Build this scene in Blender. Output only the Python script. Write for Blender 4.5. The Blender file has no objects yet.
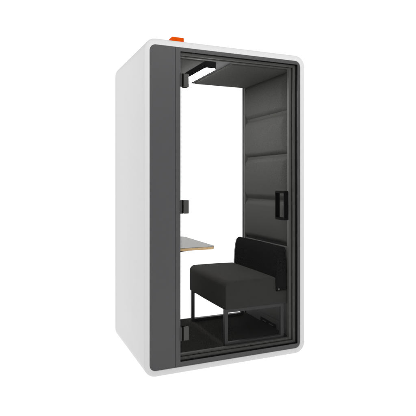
import bpy, bmesh, math, random
from mathutils import Vector
random.seed(4)
S = bpy.context.scene
COL = S.collection

# ------------------------------------------------------------------ camera
cd = bpy.data.cameras.new('camera')
cam = bpy.data.objects.new('camera', cd)
COL.objects.link(cam)
cam.location = (-0.8618, -3.0991, 1.3282)
cam.rotation_euler = (math.radians(90), 0, -0.40534)
cd.sensor_width = 36
cd.lens = 474.085 / 416 * 36
cd.shift_y = (181.44 - 208) / 416
cd.clip_end = 500
S.camera = cam

# ------------------------------------------------------------------ light
W = bpy.data.worlds.new('World')
S.world = W
W.use_nodes = True
# added world gradient: white behind the booth, dimmed behind the camera
wn = W.node_tree
wtc = wn.nodes.new('ShaderNodeTexCoord')
wse = wn.nodes.new('ShaderNodeVectorMath')
wse.operation = 'DOT_PRODUCT'
wse.inputs[1].default_value = (0.39, 0.92, 0)
wmr = wn.nodes.new('ShaderNodeMapRange')
wmr.interpolation_type = 'SMOOTHSTEP'
wmr.inputs['From Min'].default_value = -0.35
wmr.inputs['From Max'].default_value = 0.70
wmr.inputs['To Min'].default_value = 0.30
wmr.inputs['To Max'].default_value = 1.05
wn.links.new(wtc.outputs['Generated'], wse.inputs[0])
wn.links.new(wse.outputs['Value'], wmr.inputs['Value'])
wn.links.new(wmr.outputs['Result'], wn.nodes['Background'].inputs['Strength'])
wn.nodes['Background'].inputs['Color'].default_value = (1, 1, 1, 1)


def area(name, loc, rot, sx, sy, power):
    l = bpy.data.lights.new(name, 'AREA')
    l.shape = 'RECTANGLE'
    l.size, l.size_y, l.energy = sx, sy, power
    o = bpy.data.objects.new(name, l)
    o.location = loc
    o.rotation_euler = rot
    COL.objects.link(o)
    return o


sb = area('front_fill', (1.3, -2.9, 3.7), (0, 0, 0), 1.8, 1.8, 36)  # added fill light out of view, brightens the front face
sb.rotation_euler = (Vector((0.6, 0, 1.1)) - sb.location).to_track_quat('-Z', 'Y').to_euler()

sl = area('side_fill', (-2.6, 0.3, 4.4), (0, 0, 0), 1.2, 1.2, 16)  # added fill light out of view, lifts the upper left side
sl.rotation_euler = (Vector((0.0, 0.45, 2.0)) - sl.location).to_track_quat('-Z', 'Y').to_euler()

S.view_settings.view_transform = 'Standard'
S.view_settings.look = 'None'
S.view_settings.exposure = 0
S.view_settings.gamma = 1
S.render.engine = 'CYCLES'
S.cycles.max_bounces = 12
S.cycles.diffuse_bounces = 5
S.cycles.caustics_reflective = False
S.cycles.caustics_refractive = False
S.cycles.sample_clamp_indirect = 1.5
S.cycles.transparent_max_bounces = 16


# ------------------------------------------------------------------ materials
def mat(name, col, rough=0.5, spec=0.5, metal=0.0, nscale=0, namt=0.0, bump=0.0, bscale=400,
        weave=False, sheen=0.0, coat=0.0):
    m = bpy.data.materials.new(name)
    m.use_nodes = True
    nt = m.node_tree
    b = nt.nodes['Principled BSDF']
    b.inputs['Base Color'].default_value = (*col, 1)
    b.inputs['Roughness'].default_value = rough
    b.inputs['Specular IOR Level'].default_value = spec
    b.inputs['Metallic'].default_value = metal
    if sheen:
        b.inputs['Sheen Weight'].default_value = sheen
        b.inputs['Sheen Roughness'].default_value = 0.4
    if coat:
        b.inputs['Coat Weight'].default_value = coat
    tc = nt.nodes.new('ShaderNodeTexCoord')
    if nscale:
        n = nt.nodes.new('ShaderNodeTexNoise')
        n.inputs['Scale'].default_value = nscale
        n.inputs['Detail'].default_value = 6
        n.inputs['Roughness'].default_value = 0.65
        nt.links.new(tc.outputs['Object'], n.inputs['Vector'])
        r = nt.nodes.new('ShaderNodeMapRange')
        r.inputs['From Min'].default_value = 0.25
        r.inputs['From Max'].default_value = 0.75
        r.inputs['To Min'].default_value = 1 - namt
        r.inputs['To Max'].default_value = 1 + namt
        nt.links.new(n.outputs['Fac'], r.inputs['Value'])
        mx = nt.nodes.new('ShaderNodeVectorMath')
        mx.operation = 'SCALE'
        mx.inputs[0].default_value = col
        nt.links.new(r.outputs['Result'], mx.inputs['Scale'])
        nt.links.new(mx.outputs['Vector'], b.inputs['Base Color'])
    if bump:
        bn = nt.nodes.new('ShaderNodeBump')
        bn.inputs['Strength'].default_value = bump
        bn.inputs['Distance'].default_value = 0.002
        n2 = nt.nodes.new('ShaderNodeTexNoise')
        n2.inputs['Scale'].default_value = bscale
        n2.inputs['Detail'].default_value = 3
        nt.links.new(tc.outputs['Object'], n2.inputs['Vector'])
        nt.links.new(n2.outputs['Fac'], bn.inputs['Height'])
        nt.links.new(bn.outputs['Normal'], b.inputs['Normal'])
    return m


M = {}
M['ground'] = mat('white_floor_added_glow', (0.30, 0.30, 0.30), 0.9, 0.05)
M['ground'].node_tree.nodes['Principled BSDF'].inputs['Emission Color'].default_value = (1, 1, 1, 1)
M['ground'].node_tree.nodes['Principled BSDF'].inputs['Emission Strength'].default_value = 0.90  # added glow, no real lamp: keeps the floor white without contact shadow
M['shell'] = mat('white_satin_shell', (0.815, 0.815, 0.813), 0.5, 0.25, nscale=3, namt=0.008, bump=0.03, bscale=900)
M['front'] = mat('graphite_front_panel', (0.082, 0.082, 0.086), 0.45, 0.35, nscale=2.5, namt=0.04, bump=0.05, bscale=1200)
M['frame'] = mat('graphite_frame', (0.075, 0.075, 0.078), 0.45, 0.4, nscale=6, namt=0.04, bump=0.04, bscale=1200)
M['trim'] = mat('grey_inner_trim', (0.082, 0.082, 0.078), 0.55, 0.35, nscale=12, namt=0.06)
M['gasket'] = mat('black_rubber_gasket', (0.004, 0.004, 0.004), 0.7, 0.08)
M['felt'] = mat('charcoal_acoustic_felt', (0.070, 0.070, 0.0675), 0.95, 0.03, nscale=170, namt=0.42, bump=0.35, bscale=380)
M['ceil'] = mat('charcoal_ceiling_felt', (0.067, 0.067, 0.064), 0.95, 0.1, nscale=120, namt=0.38, bump=0.5, bscale=420)
M['plate'] = mat('smooth_grey_ceiling_plate', (0.07, 0.07, 0.074), 0.5, 0.3, nscale=8, namt=0.05)
M['wall_low'] = mat('grey_laminate_lining', (0.11, 0.11, 0.106), 0.6, 0.3, nscale=10, namt=0.06)
M['carpet'] = mat('black_carpet', (0.024, 0.024, 0.0225), 1.0, 0.05, nscale=130, namt=0.7, bump=0.9, bscale=320)
M['seat'] = mat('charcoal_seat_wool', (0.040, 0.040, 0.0385), 0.95, 0.02, nscale=170, namt=0.42, bump=0.5, bscale=400)
M['black_fabric'] = mat('black_back_fabric', (0.0075, 0.0075, 0.0075), 1.0, 0.0, nscale=120, namt=0.12)
M['leg'] = mat('graphite_steel_leg', (0.032, 0.032, 0.033), 0.42, 0.3)
M['black'] = mat('black_metal', (0.003, 0.003, 0.003), 0.6, 0.05)
M['hinge'] = mat('dark_grey_hinge', (0.06, 0.062, 0.057), 0.42, 0.4)
M['table'] = mat('light_grey_laminate', (0.235, 0.235, 0.232), 0.45, 0.4, nscale=40, namt=0.05)
M['steel'] = mat('bolt_steel', (0.14, 0.14, 0.14), 0.4, 0.5, metal=1.0)
M['orange'] = mat('orange_plastic', (1.0, 0.105, 0.0), 0.6, 0.02, nscale=30, namt=0.05)

# plywood edge: thin veneer layers
m = mat('birch_plywood_edge', (0.62, 0.40, 0.18), 0.6, 0.3)
nt = m.node_tree
tc = nt.nodes.new('ShaderNodeTexCoord')
wv = nt.nodes.new('ShaderNodeTexWave')
wv.bands_direction = 'Z'
wv.inputs['Scale'].default_value = 55
wv.inputs['Distortion'].default_value = 1.2
cr = nt.nodes.new('ShaderNodeValToRGB')
cr.color_ramp.elements[0].color = (0.58, 0.37, 0.17, 1)
cr.color_ramp.elements[1].color = (0.80, 0.58, 0.32, 1)
nt.links.new(tc.outputs['Object'], wv.inputs['Vector'])
nt.links.new(wv.outputs['Fac'], cr.inputs['Fac'])
nt.links.new(cr.outputs['Color'], nt.nodes['Principled BSDF'].inputs['Base Color'])
M['ply'] = m


def glass(name, tint, gl):
    m = bpy.data.materials.new(name)
    m.use_nodes = True
    nt = m.node_tree
    nt.nodes.remove(nt.nodes['Principled BSDF'])
    t = nt.nodes.new('ShaderNodeBsdfTransparent')
    t.inputs['Color'].default_value = (*tint, 1)
    g = nt.nodes.new('ShaderNodeBsdfGlossy')
    g.inputs['Roughness'].default_value = 0.15
    mx = nt.nodes.new('ShaderNodeMixShader')
    fr = nt.nodes.new('ShaderNodeFresnel')
    fr.inputs['IOR'].default_value = 1.45
    mu = nt.nodes.new('ShaderNodeMath')
    mu.operation = 'MULTIPLY'
    mu.inputs[1].default_value = gl
    nt.links.new(fr.outputs['Fac'], mu.inputs[0])
    nt.links.new(mu.outputs[0], mx.inputs['Fac'])
    nt.links.new(t.outputs[0], mx.inputs[1])
    nt.links.new(g.outputs[0], mx.inputs[2])
    nt.links.new(mx.outputs[0], nt.nodes['Material Output'].inputs['Surface'])
    return m


M['glass'] = glass('antireflective_clear_glass', (0.999, 1.0, 0.999), 0.06)

m = bpy.data.materials.new('frosted_ribbed_seal')
m.use_nodes = True
nt = m.node_tree
nt.nodes.remove(nt.nodes['Principled BSDF'])
tc = nt.nodes.new('ShaderNodeTexCoord')
wv = nt.nodes.new('ShaderNodeTexWave')
wv.bands_direction = 'Z'
wv.inputs['Scale'].default_value = 9
t = nt.nodes.new('ShaderNodeBsdfTransparent')
cr = nt.nodes.new('ShaderNodeValToRGB')
cr.color_ramp.elements[0].color = (0.935, 0.94, 0.937, 1)
cr.color_ramp.elements[1].color = (0.965, 0.968, 0.965, 1)
nt.links.new(tc.outputs['Object'], wv.inputs['Vector'])
nt.links.new(wv.outputs['Fac'], cr.inputs['Fac'])
nt.links.new(cr.outputs['Color'], t.inputs['Color'])
nt.links.new(t.outputs[0], nt.nodes['Material Output'].inputs['Surface'])
M['seal'] = m

m = bpy.data.materials.new('led_diffuser')
m.use_nodes = True
b = m.node_tree.nodes['Principled BSDF']
b.inputs['Base Color'].default_value = (0.9, 0.9, 0.9, 1)
b.inputs['Emission Color'].default_value = (1, 0.985, 0.96, 1)
b.inputs['Emission Strength'].default_value = 85.0
M['led'] = m


# ------------------------------------------------------------------ mesh helpers
def obj(name, bm, m, parent=None, bevel=0.0, smooth=True, segs=2):
    bmesh.ops.recalc_face_normals(bm, faces=bm.faces)
    me = bpy.data.meshes.new(name)
    bm.to_mesh(me)
    bm.free()
    me.materials.append(m)
    o = bpy.data.objects.new(name, me)
    COL.objects.link(o)
    if parent:
        o.parent = parent
    if smooth:
        for p in me.polygons:
            p.use_smooth = True
        me.set_sharp_from_angle(angle=math.radians(32))
    if bevel:
        bv = o.modifiers.new('bevel', 'BEVEL')
        bv.width = bevel
        bv.segments = segs
        bv.limit_method = 'ANGLE'
        bv.angle_limit = math.radians(40)
        bv.harden_normals = True
    return o


def box(bm, x0, x1, y0, y1, z0, z1):
    v = [bm.verts.new(p) for p in ((x0, y0, z0), (x1, y0, z0), (x1, y1, z0), (x0, y1, z0),
                                   (x0, y0, z1), (x1, y0, z1), (x1, y1, z1), (x0, y1, z1))]
    for f in ((0, 3, 2, 1), (4, 5, 6, 7), (0, 1, 5, 4), (1, 2, 6, 5), (2, 3, 7, 6), (3, 0, 4, 7)):
        bm.faces.new([v[i] for i in f])


def boxes(name, lst, m, parent=None, bevel=0.0):
    bm = bmesh.new()
    for b in lst:
        box(bm, *b)
    return obj(name, bm, m, parent, bevel)


def rrect(x0, x1, z0, z1, r, n=14):
    """rounded rectangle as (x,z) list; r may be a 4-tuple: top-right, top-left, bottom-left, bottom-right"""
    rs = r if isinstance(r, tuple) else (r,) * 4
    out = []
    for (cx, cz, a0, rr) in ((x1 - rs[0], z1 - rs[0], 0, rs[0]), (x0 + rs[1], z1 - rs[1], 90, rs[1]),
                             (x0 + rs[2], z0 + rs[2], 180, rs[2]), (x1 - rs[3], z0 + rs[3], 270, rs[3])):
        for k in range(n + 1):
            a = math.radians(a0 + 90 * k / n)
            out.append((cx + rr * math.cos(a), cz + rr * math.sin(a)))
    return out


def loops(name, sections, m, parent=None, bevel=0.0, closed_ring=False, cap=True):
    """skin consecutive vertex loops (lists of xyz)"""
    bm = bmesh.new()
    vs = [[bm.verts.new(p) for p in s] for s in sections]
    n = len(vs[0])
    pairs = list(zip(vs, vs[1:]))
    if closed_ring:
        pairs.append((vs[-1], vs[0]))
    for a, b in pairs:
        for i in range(n):
            j = (i + 1) % n
            bm.faces.new((a[i], a[j], b[j], b[i]))
    if cap and not closed_ring:
        bm.faces.new(vs[0])
        bm.faces.new(vs[-1])
    return obj(name, bm, m, parent, bevel)


def ringframe(name, outer, inner, y0, y1, m, parent=None, fil=0.0):
    """frame between two (x,z) loops with equal counts, front y0 to back y1"""
    O = lambda y, d=0: [(x, y, z) for x, z in outer]
    I = lambda y: [(x, y, z) for x, z in inner]
    return loops(name, [O(y1), O(y0), I(y0), I(y1)], m, parent, bevel=fil, closed_ring=True)


def extr(name, prof, y0, y1, m, parent=None, bevel=0.0):
    return loops(name, [[(x, y0, z) for x, z in prof], [(x, y1, z) for x, z in prof]], m, parent, bevel)


def empty(name, loc, label=None, cat=None):
    o = bpy.data.objects.new(name, None)
    COL.objects.link(o)
    o.location = loc
    if label:
        o['label'] = label
        o['category'] = cat
    return o


# ------------------------------------------------------------------ dimensions (metres, x right, y back, z up)
WD, DP, HT, RO = 1.2875, 0.905, 2.30, 0.084
B = 0.0395                     # white rim width
GAP = 0.010                    # height of the levelling feet

# ------------------------------------------------------------------ setting
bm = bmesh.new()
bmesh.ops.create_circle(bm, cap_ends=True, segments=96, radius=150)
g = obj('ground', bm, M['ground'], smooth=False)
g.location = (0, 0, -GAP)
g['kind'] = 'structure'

# ------------------------------------------------------------------ booth
booth = empty('office_booth', (0, 0, 0),
              'white one-person office booth with rounded rim, dark grey front panel and clear glass door', 'booth')

# outer shell: closed ring with softly rounded lips
e = 0.006


def rr(inset, y):
    return [(x, y, z) for x, z in rrect(inset, WD - inset, inset, HT - inset, RO - inset)]


secs = []
for a in (0, 30, 60, 90):        # front outer lip
    t_ = math.radians(a)
    secs.append(rr(e - e * math.sin(t_), e - e * math.cos(t_)))
secs2 = []
for a in (0, 30, 60, 90):        # rear outer lip
    t_ = math.radians(a)
    secs2.append(rr(e - e * math.cos(t_), DP - e + e * math.sin(t_)))
il = 0.0025
sec_in_back = [rr(B, DP)]
sec_in = [rr(B, il), rr(B - il * 0.3, il * 0.3), rr(B - il, 0)]
loops('shell', secs + secs2 + sec_in_back + sec_in, M['shell'], booth, closed_ring=True)

# dark front: fixed panel with rounded left corners, then the door frame
xi0, xi1, zi0, zi1 = B + .001, WD - B - .001, B + .001, HT - B - .001
ri = RO - B - .001
PX = 0.2255
pp = rrect(xi0, PX, zi0, zi1, (0.001, ri, ri, 0.001))
front = extr('front_panel', pp, 0.004, 0.042, M['front'], booth, bevel=0.0015)

OX0, OX1, OZ0, OZ1 = 0.262, 1.226, 0.073, 2.234
outer = rrect(PX + .002, xi1, zi0, zi1, (ri, 0.001, 0.001, ri))
inner = rrect(OX0, OX1, OZ0, OZ1, 0.004)
ringframe('door_frame', outer, inner, 0.004, 0.0105, M['frame'], booth, fil=0.0015)
# rubber gasket set back into the frame
ringframe('gasket', rrect(OX0 - .01, OX1 + .012, OZ0 - .012, OZ1 + .012, 0.004),
          rrect(OX0 + .001, OX1 - .0015, OZ0 + .0015, OZ1 - .0015, 0.003), 0.0110, 0.0335, M['gasket'], booth)
# stepped inner trims
T1 = rrect(OX0 - .02, OX1 + .015, OZ0 - .02, OZ1 + .02, 0.004)
ringframe('stop_trim', T1, rrect(OX0 - .008, 1.206, OZ0 + .018, OZ1 - .018, 0.004), 0.034, 0.052, M['trim'], booth, fil=0.001)
ringframe('shadow_joint', T1, rrect(OX0 - .007, 1.2045, OZ0 + .0195, OZ1 - .0195, 0.004), 0.0525, 0.058, M['gasket'], booth)
ringframe('inner_trim', T1, rrect(OX0 - .012, 1.181, OZ0 + .034, OZ1 - .026, 0.005), 0.0585, 0.085, M['trim'], booth, fil=0.002)

# lining walls
CZ, FZ, RX, RV = 2.218, 0.100, 1.241, 1.206
lin = boxes('lining_wall', [(RX, WD - B - .002, 0.086, DP - .03, 0.05, 2.25)], M['wall_low'], booth)
boxes('lining_wall', [(B + .002, 0.082, 0.086, DP - .03, 0.05, 2.25)], M['felt'], booth)
ceil = boxes('ceiling', [(0.083, RX - .001, 0.086, DP - .03, CZ, 2.257)], M['plate'], booth)
boxes('ceiling_panel', [(0.705, RX - .004, 0.10, 0.855, CZ - .016, CZ - .001)], M['ceil'], ceil, bevel=0.004)
boxes('ceiling_panel', [(0.09, 0.478, 0.10, 0.855, CZ - .016, CZ - .001)], M['ceil'], ceil, bevel=0.004)
fl = boxes('floor_plate', [(0.083, RX - .001, 0.086, DP - .03, 0.045, FZ - .012)], M['frame'], booth)
boxes('carpet', [(0.085, RX - .003, 0.088, 0.8715, FZ - .0115, FZ)], M['carpet'], fl, bevel=0.002)
# skirting with dark slots at the foot of the right lining
sk = boxes('skirting', [(RX - .026, RX - .0005, 0.10, 0.8375, FZ + .001, FZ + .078)], M['wall_low'], lin, bevel=0.001)
vs_ = boxes('vent_slot', [(RX - .0305, RX - .0262, 0.30, 0.56, FZ + .004, FZ + .038)], M['black'], booth)
for q0, q1 in ((0.34, 0.41), (0.46, 0.52)):
    boxes('vent_slat', [(RX - .0325, RX - .0306, q0, q1, FZ + .014, FZ + .020)], M['wall_low'], vs_)

# quilted wall cushions
YB0, YB1 = 0.088, 0.8378


def cushion(z0, z1, th=0.046):
    ny, nz = 90, 48
    bm = bmesh.new()
    gr = []

    def ss(t_):
        t_ = max(0, min(1, t_))
        return math.sin(t_ * math.pi / 2) ** 0.8

    def sm(t_):
        t_ = max(0, min(1, t_))
        return t_ if t_ < .8 else t_ - (t_ - .8) ** 2 * 1.25 + 0.05 * (t_ - .8)
    for j in range(nz + 1):
        row = []
        for i in range(ny + 1):
            u, v = i / ny, j / nz
            y = YB0 + (YB1 - YB0) * u
            z = z0 + (z1 - z0) * v
            dy0, dy1 = y - YB0, YB1 - y
            dz0, dz1 = z - z0, z1 - z
            bw = 0.012 + 0.105 * max(0.0, math.sin(math.pi * v)) ** 0.4
            h = (0.1 + 0.9 * sm(dy0 / bw)) * ss(dy1 / 0.014) * ss(dz0 / 0.045) * ss(dz1 / 0.045)
            h *= 0.76 + 0.24 * math.sin(v * math.pi)
            h += 0.03 * math.sin(7 * y + 3 * z0) * math.sin(5 * z + y * 4) * h
            row.append(bm.verts.new((RX - .002 - th * h, y, z)))
        gr.append(row)
    for j in range(nz):
        for i in range(ny):
            bm.faces.new((gr[j][i], gr[j][i + 1], gr[j + 1][i + 1], gr[j + 1][i]))
    # back
    bk = [bm.verts.new((RX - .0005, y, z)) for y, z in ((YB0, z0), (YB1, z0), (YB1, z1), (YB0, z1))]
    bm.faces.new(bk)
    e0 = [r_[0] for r_ in gr]
    e1 = [r_[-1] for r_ in gr]
    bm.faces.new(gr[0] + [bk[1], bk[0]])
    bm.faces.new(gr[-1] + [bk[2], bk[3]])
    bm.faces.new(e0 + [bk[3], bk[0]])
    bm.faces.new(e1 + [bk[2], bk[1]])
    return obj('wall_cushion', bm, M['felt'], lin)


for z0, z1 in ((1.897, 2.214), (1.546, 1.886), (1.176, 1.535), (0.817, 1.165)):
    cushion(z0, z1)
boxes('backing_board', [(RX - .011, RX - .0003, YB0 + .001, 0.8375, 0.812, 2.216)], M['felt'], lin)
boxes('lower_board', [(RX - .030, RX - .0003, YB0 + .001, 0.8375, FZ + .08, 0.807)], M['trim'], lin, bevel=0.004)
# thin upright strip closing the padded wall at the back
boxes('edge_strip', [(RV - .001, RX - .0005, 0.838, 0.885, FZ - .011, CZ + .01)], M['trim'], lin, bevel=0.002)

# rear window
rw = ringframe('rear_window', rrect(0.084, RV - .0005, FZ - .04, CZ - .0005, 0.002),
               rrect(0.097, RV - .006, FZ + .0005, CZ - .006, 0.003), 0.872, 0.884, M['frame'], booth)
boxes('glass_pane', [(0.0965, RV - .0055, 0.875, 0.881, FZ, CZ - .0055)], M['glass'], rw)

# glass door with patch hinges and loop handle
door = boxes('door', [(OX0 + .004, OX1 - .004, 0.0125, 0.0205, OZ0 + .004, OZ1 - .004)], M['glass'], booth)
boxes('edge_seal', [(OX0 + .0045, OX0 + .019, 0.0215, 0.0235, OZ0 + .006, OZ1 - .006)], M['seal'], door)
for zc in (2.033, 1.151, 0.267):
    h = boxes('hinge', [(OX0 + .021, OX0 + .059, -0.006, 0.0120, zc - .047, zc + .047)], M['hinge'], door, bevel=0.004)
    boxes('hinge_knuckle', [(OX0 + .0065, OX0 + .0195, -0.001, 0.0115, zc - .047, zc + .047)], M['black'], h, bevel=0.003)
    boxes('hinge_plate', [(OX0 - .003, OX0 + .0060, -0.003, 0.0035, zc - .047, zc + .047)], M['hinge'], h, bevel=0.001)
    boxes('clamp', [(OX0 + .021, OX0 + .059, 0.0240, 0.036, zc - .047, zc + .047)], M['black'], h, bevel=0.003)

# loop handle: rounded rectangular loop standing through the glass


def loop_handle():
    x0, x1 = 1.0720, 1.1090
    def rz(y0, y1, z0, z1, r, n=8):
        return rrect(y0, y1, z0, z1, r, n)
    o = rz(-0.050, 0.086, 1.034, 1.256, 0.012)
    i = rz(-0.038, 0.074, 1.052, 1.238, 0.004)
    return loops('handle', [[(x1, y, z) for y, z in o], [(x0, y, z) for y, z in o],
                            [(x0, y, z) for y, z in i], [(x1, y, z) for y, z in i]], M['black'], door,
                 bevel=0.002, closed_ring=True)


loop_handle()

# ceiling light bar
LX0, LX1, LY0, LY1, LZ = 0.500, 0.588, 0.122, 0.80, 2.168
pl = rrect(LX0, LX1, LY0, LY1, 0.012, 8)
lamp = loops('ceiling_light', [[(x, y, LZ) for x, y in pl], [(x, y, CZ - .0005) for x, y in pl]], M['black'], booth, bevel=0.002)
pd = rrect(LX0 + .003, LX1 - .002, LY0 + .004, LY1 - .004, 0.018, 8)
loops('diffuser', [[(x, y, LZ - .004) for x, y in pd], [(x, y, LZ - .0005) for x, y in pd]], M['led'], lamp)
bm = bmesh.new()
bmesh.ops.create_cone(bm, cap_ends=True, segments=20, radius1=.006, radius2=.006, depth=.006)
bmesh.ops.translate(bm, verts=bm.verts, vec=(LX1 - .002, 0.235, LZ - .0045))
obj('sensor', bm, M['black'], lamp)

# wall table
TX1, TY0, TY1, TZ = 0.598, 0.150, 0.845, 0.842
tp = rrect(0.0825, TX1, TY0, TY1, (0.05, 0.001, 0.001, 0.05), 8)
tb = loops('table', [[(x, y, TZ - .0035) for x, y in tp], [(x, y, TZ) for x, y in tp]], M['table'], booth, bevel=0.001)
tq = rrect(0.0825, TX1 - .001, TY0 + .001, TY1 - .001, (0.049, 0.001, 0.001, 0.049), 8)
loops('plywood_edge', [[(x, y, TZ - .022) for x, y in tq], [(x, y, TZ - .004) for x, y in tq]], M['ply'], tb, bevel=0.001)
pr = [(0.0825, TZ - .0225), (0.44, TZ - .0225), (0.0825, TZ - .062)]
for y0 in (0.19, 0.70):
    bm = bmesh.new()
    a = [bm.verts.new((x, y0, z)) for x, z in pr]
    b_ = [bm.verts.new((x, y0 + .03, z)) for x, z in pr]
    bm.faces.new(a)
    bm.faces.new(b_)
    for i in range(3):
        bm.faces.new((a[i], a[(i + 1) % 3], b_[(i + 1) % 3], b_[i]))
    obj('bracket', bm, M['leg'], tb, smooth=False)

# orange box on the roof
bm = bmesh.new()
box(bm, 0.232, 0.324, 0.10, 0.17, HT - .001, 2.360)
ob = obj('roof_box', bm, M['orange'], booth, bevel=0.006)
ob['label'] = 'small orange plastic box on the booth roof'

# levelling feet
for fx in (0.215, 1.03):
    for fy in (0.05, 0.85):
        bm = bmesh.new()
        bmesh.ops.create_cone(bm, cap_ends=True, segments=24, radius1=.02, radius2=.016, depth=GAP + .001)
        bmesh.ops.translate(bm, verts=bm.verts, vec=(fx, fy, -GAP / 2))
        obj('levelling_foot', bm, M['black'], booth)

# ------------------------------------------------------------------ bench
BX, BY0, BY1 = 0.650, 0.090, 0.842
bench = empty('bench', (0.9, 0.46, FZ),
              'low charcoal upholstered bench with black back cushion on graphite frame legs inside the booth', 'bench')


def local(o):
    o.location = (-0.9, -0.46, -FZ)
    return o


def arc(cx, cz, r, a0, a1, n=8):
    return [(cx + r * math.cos(math.radians(a0 + (a1 - a0) * k / n)),
             cz + r * math.sin(math.radians(a0 + (a1 - a0) * k / n))) for k in range(n + 1)]


ZB, ZS = 0.3685, 0.582
prof = [(BX, ZB)] + arc(BX + .048, ZS - .046, .048, 180, 90, 10) + [(0.80, ZS + .003), (0.95, ZS + .002)] + \
    [(1.074, ZS - .002), (1.080, ZS - .008), (1.083, 0.478), (1.088, 0.472), (1.184, 0.472), (1.187, 0.469), (1.187, ZB)]


def upholstered(name, prof, y0, y1, r, m, parent, puff=0.004):
    """profile extruded along y with rounded ends and a slight crown"""
    cx = sum(p[0] for p in prof) / len(prof)
    cz = sum(p[1] for p in prof) / len(prof)
    secs = []
    steps = [(r * (1 - math.cos(math.radians(a))), r * (1 - math.sin(math.radians(a)))) for a in (0, 22, 45, 67, 90)]
    n = len(prof)
    # inward normals per profile vertex
    area2 = sum(prof[i][0] * prof[(i + 1) % n][1] - prof[(i + 1) % n][0] * prof[i][1] for i in range(n))
    sg = 1 if area2 > 0 else -1
    nor = []
    for i in range(n):
        a, b_, c = prof[i - 1], prof[i], prof[(i + 1) % n]
        def nn(p, q):
            dx, dz = q[0] - p[0], q[1] - p[1]
            l = math.hypot(dx, dz) or 1
            return (-dz / l * sg, dx / l * sg)
        n1, n2 = nn(a, b_), nn(b_, c)
        sx, sz = n1[0] + n2[0], n1[1] + n2[1]
        l = math.hypot(sx, sz) or 1
        k = 1 / max(0.5, l / 2)
        nor.append((sx / l * k, sz / l * k))
    def sec(y, ins):
        return [(p[0] + q[0] * ins, y, p[1] + q[1] * ins) for p, q in zip(prof, nor)]
    for dy, ins in steps:
        secs.append(sec(y0 + dy, ins))
    for k in range(1, 8):
        f = k / 8
        secs.append(sec(y0 + r + (y1 - y0 - 2 * r) * f, -puff * math.sin(math.pi * f)))
    for dy, ins in reversed(steps):
        secs.append(sec(y1 - dy, ins))
    return loops(name, secs, m, parent)


seat = local(upholstered('seat', prof, BY0, BY1, 0.007, M['seat'], bench, 0.002))
bprof = [(1.087, 0.476), (1.0865, 0.52), (1.089, 0.60), (1.094, 0.68), (1.101, 0.745), (1.110, 0.783)] + \
    [(1.120, 0.801), (1.136, 0.8115), (1.152, 0.813)] + [(1.166, 0.806), (1.173, 0.792)] + [(1.179, 0.72), (1.182, 0.60), (1.183, 0.476)]
back = local(upholstered('backrest', bprof, BY0 + .002, BY1 - .002, 0.012, M['black_fabric'], bench, 0.003))
# welt running round each end of the back cushion
for yy in (BY0 + .006, BY1 - .006):
    bm = bmesh.new()
    rad = 0.0022
    pts = [(x + (0.0 if 1.10 < x < 1.17 else (-.0005 if x < 1.12 else .0005)), z) for x, z in bprof]
    rings = []
    for i, (x, z) in enumerate(pts):
        a = pts[max(0, i - 1)]
        c = pts[min(len(pts) - 1, i + 1)]
        dx, dz = c[0] - a[0], c[1] - a[1]
        l = math.hypot(dx, dz)
        nx, nz = -dz / l, dx / l
        rings.append([bm.verts.new((x + nx * rad * math.cos(t_), yy + rad * math.sin(t_), z + nz * rad * math.cos(t_)))
                      for t_ in [2 * math.pi * k / 8 for k in range(8)]])
    for a, c in zip(rings, rings[1:]):
        for i in range(8):
            bm.faces.new((a[i], a[(i + 1) % 8], c[(i + 1) % 8], c[i]))
    obj('piping', bm, M['black_fabric'], back)
# bolt
bm = bmesh.new()
bmesh.ops.create_cone(bm, cap_ends=True, segments=20, radius1=.0085, radius2=.006, depth=.008)
bmesh.ops.rotate(bm, verts=bm.verts, matrix=__import__('mathutils').Matrix.Rotation(math.radians(90), 3, 'X'))
bmesh.ops.translate(bm, verts=bm.verts, vec=(1.106, BY0 - .003, 0.487))
obj('bolt', bm, M['steel'], back)
# underside board and two sled frames of square tube
local(boxes('seat_board', [(BX + .025, 1.175, BY0 + .035, BY1 - .035, ZB - .012, ZB - .0005)], M['black'], bench))
for y0 in (0.092, 0.768):
    o = rrect(0.643, 1.156, FZ, ZB + .006, (0.002, 0.002, 0.012, 0.012), 5)
    i = rrect(0.643 + .028, 1.156 - .028, FZ + .025, ZB - .021, 0.003, 5)
    fr = ringframe('leg_frame', o, i, y0, y0 + .028, M['leg'], bench, fil=0.003)
    local(fr)
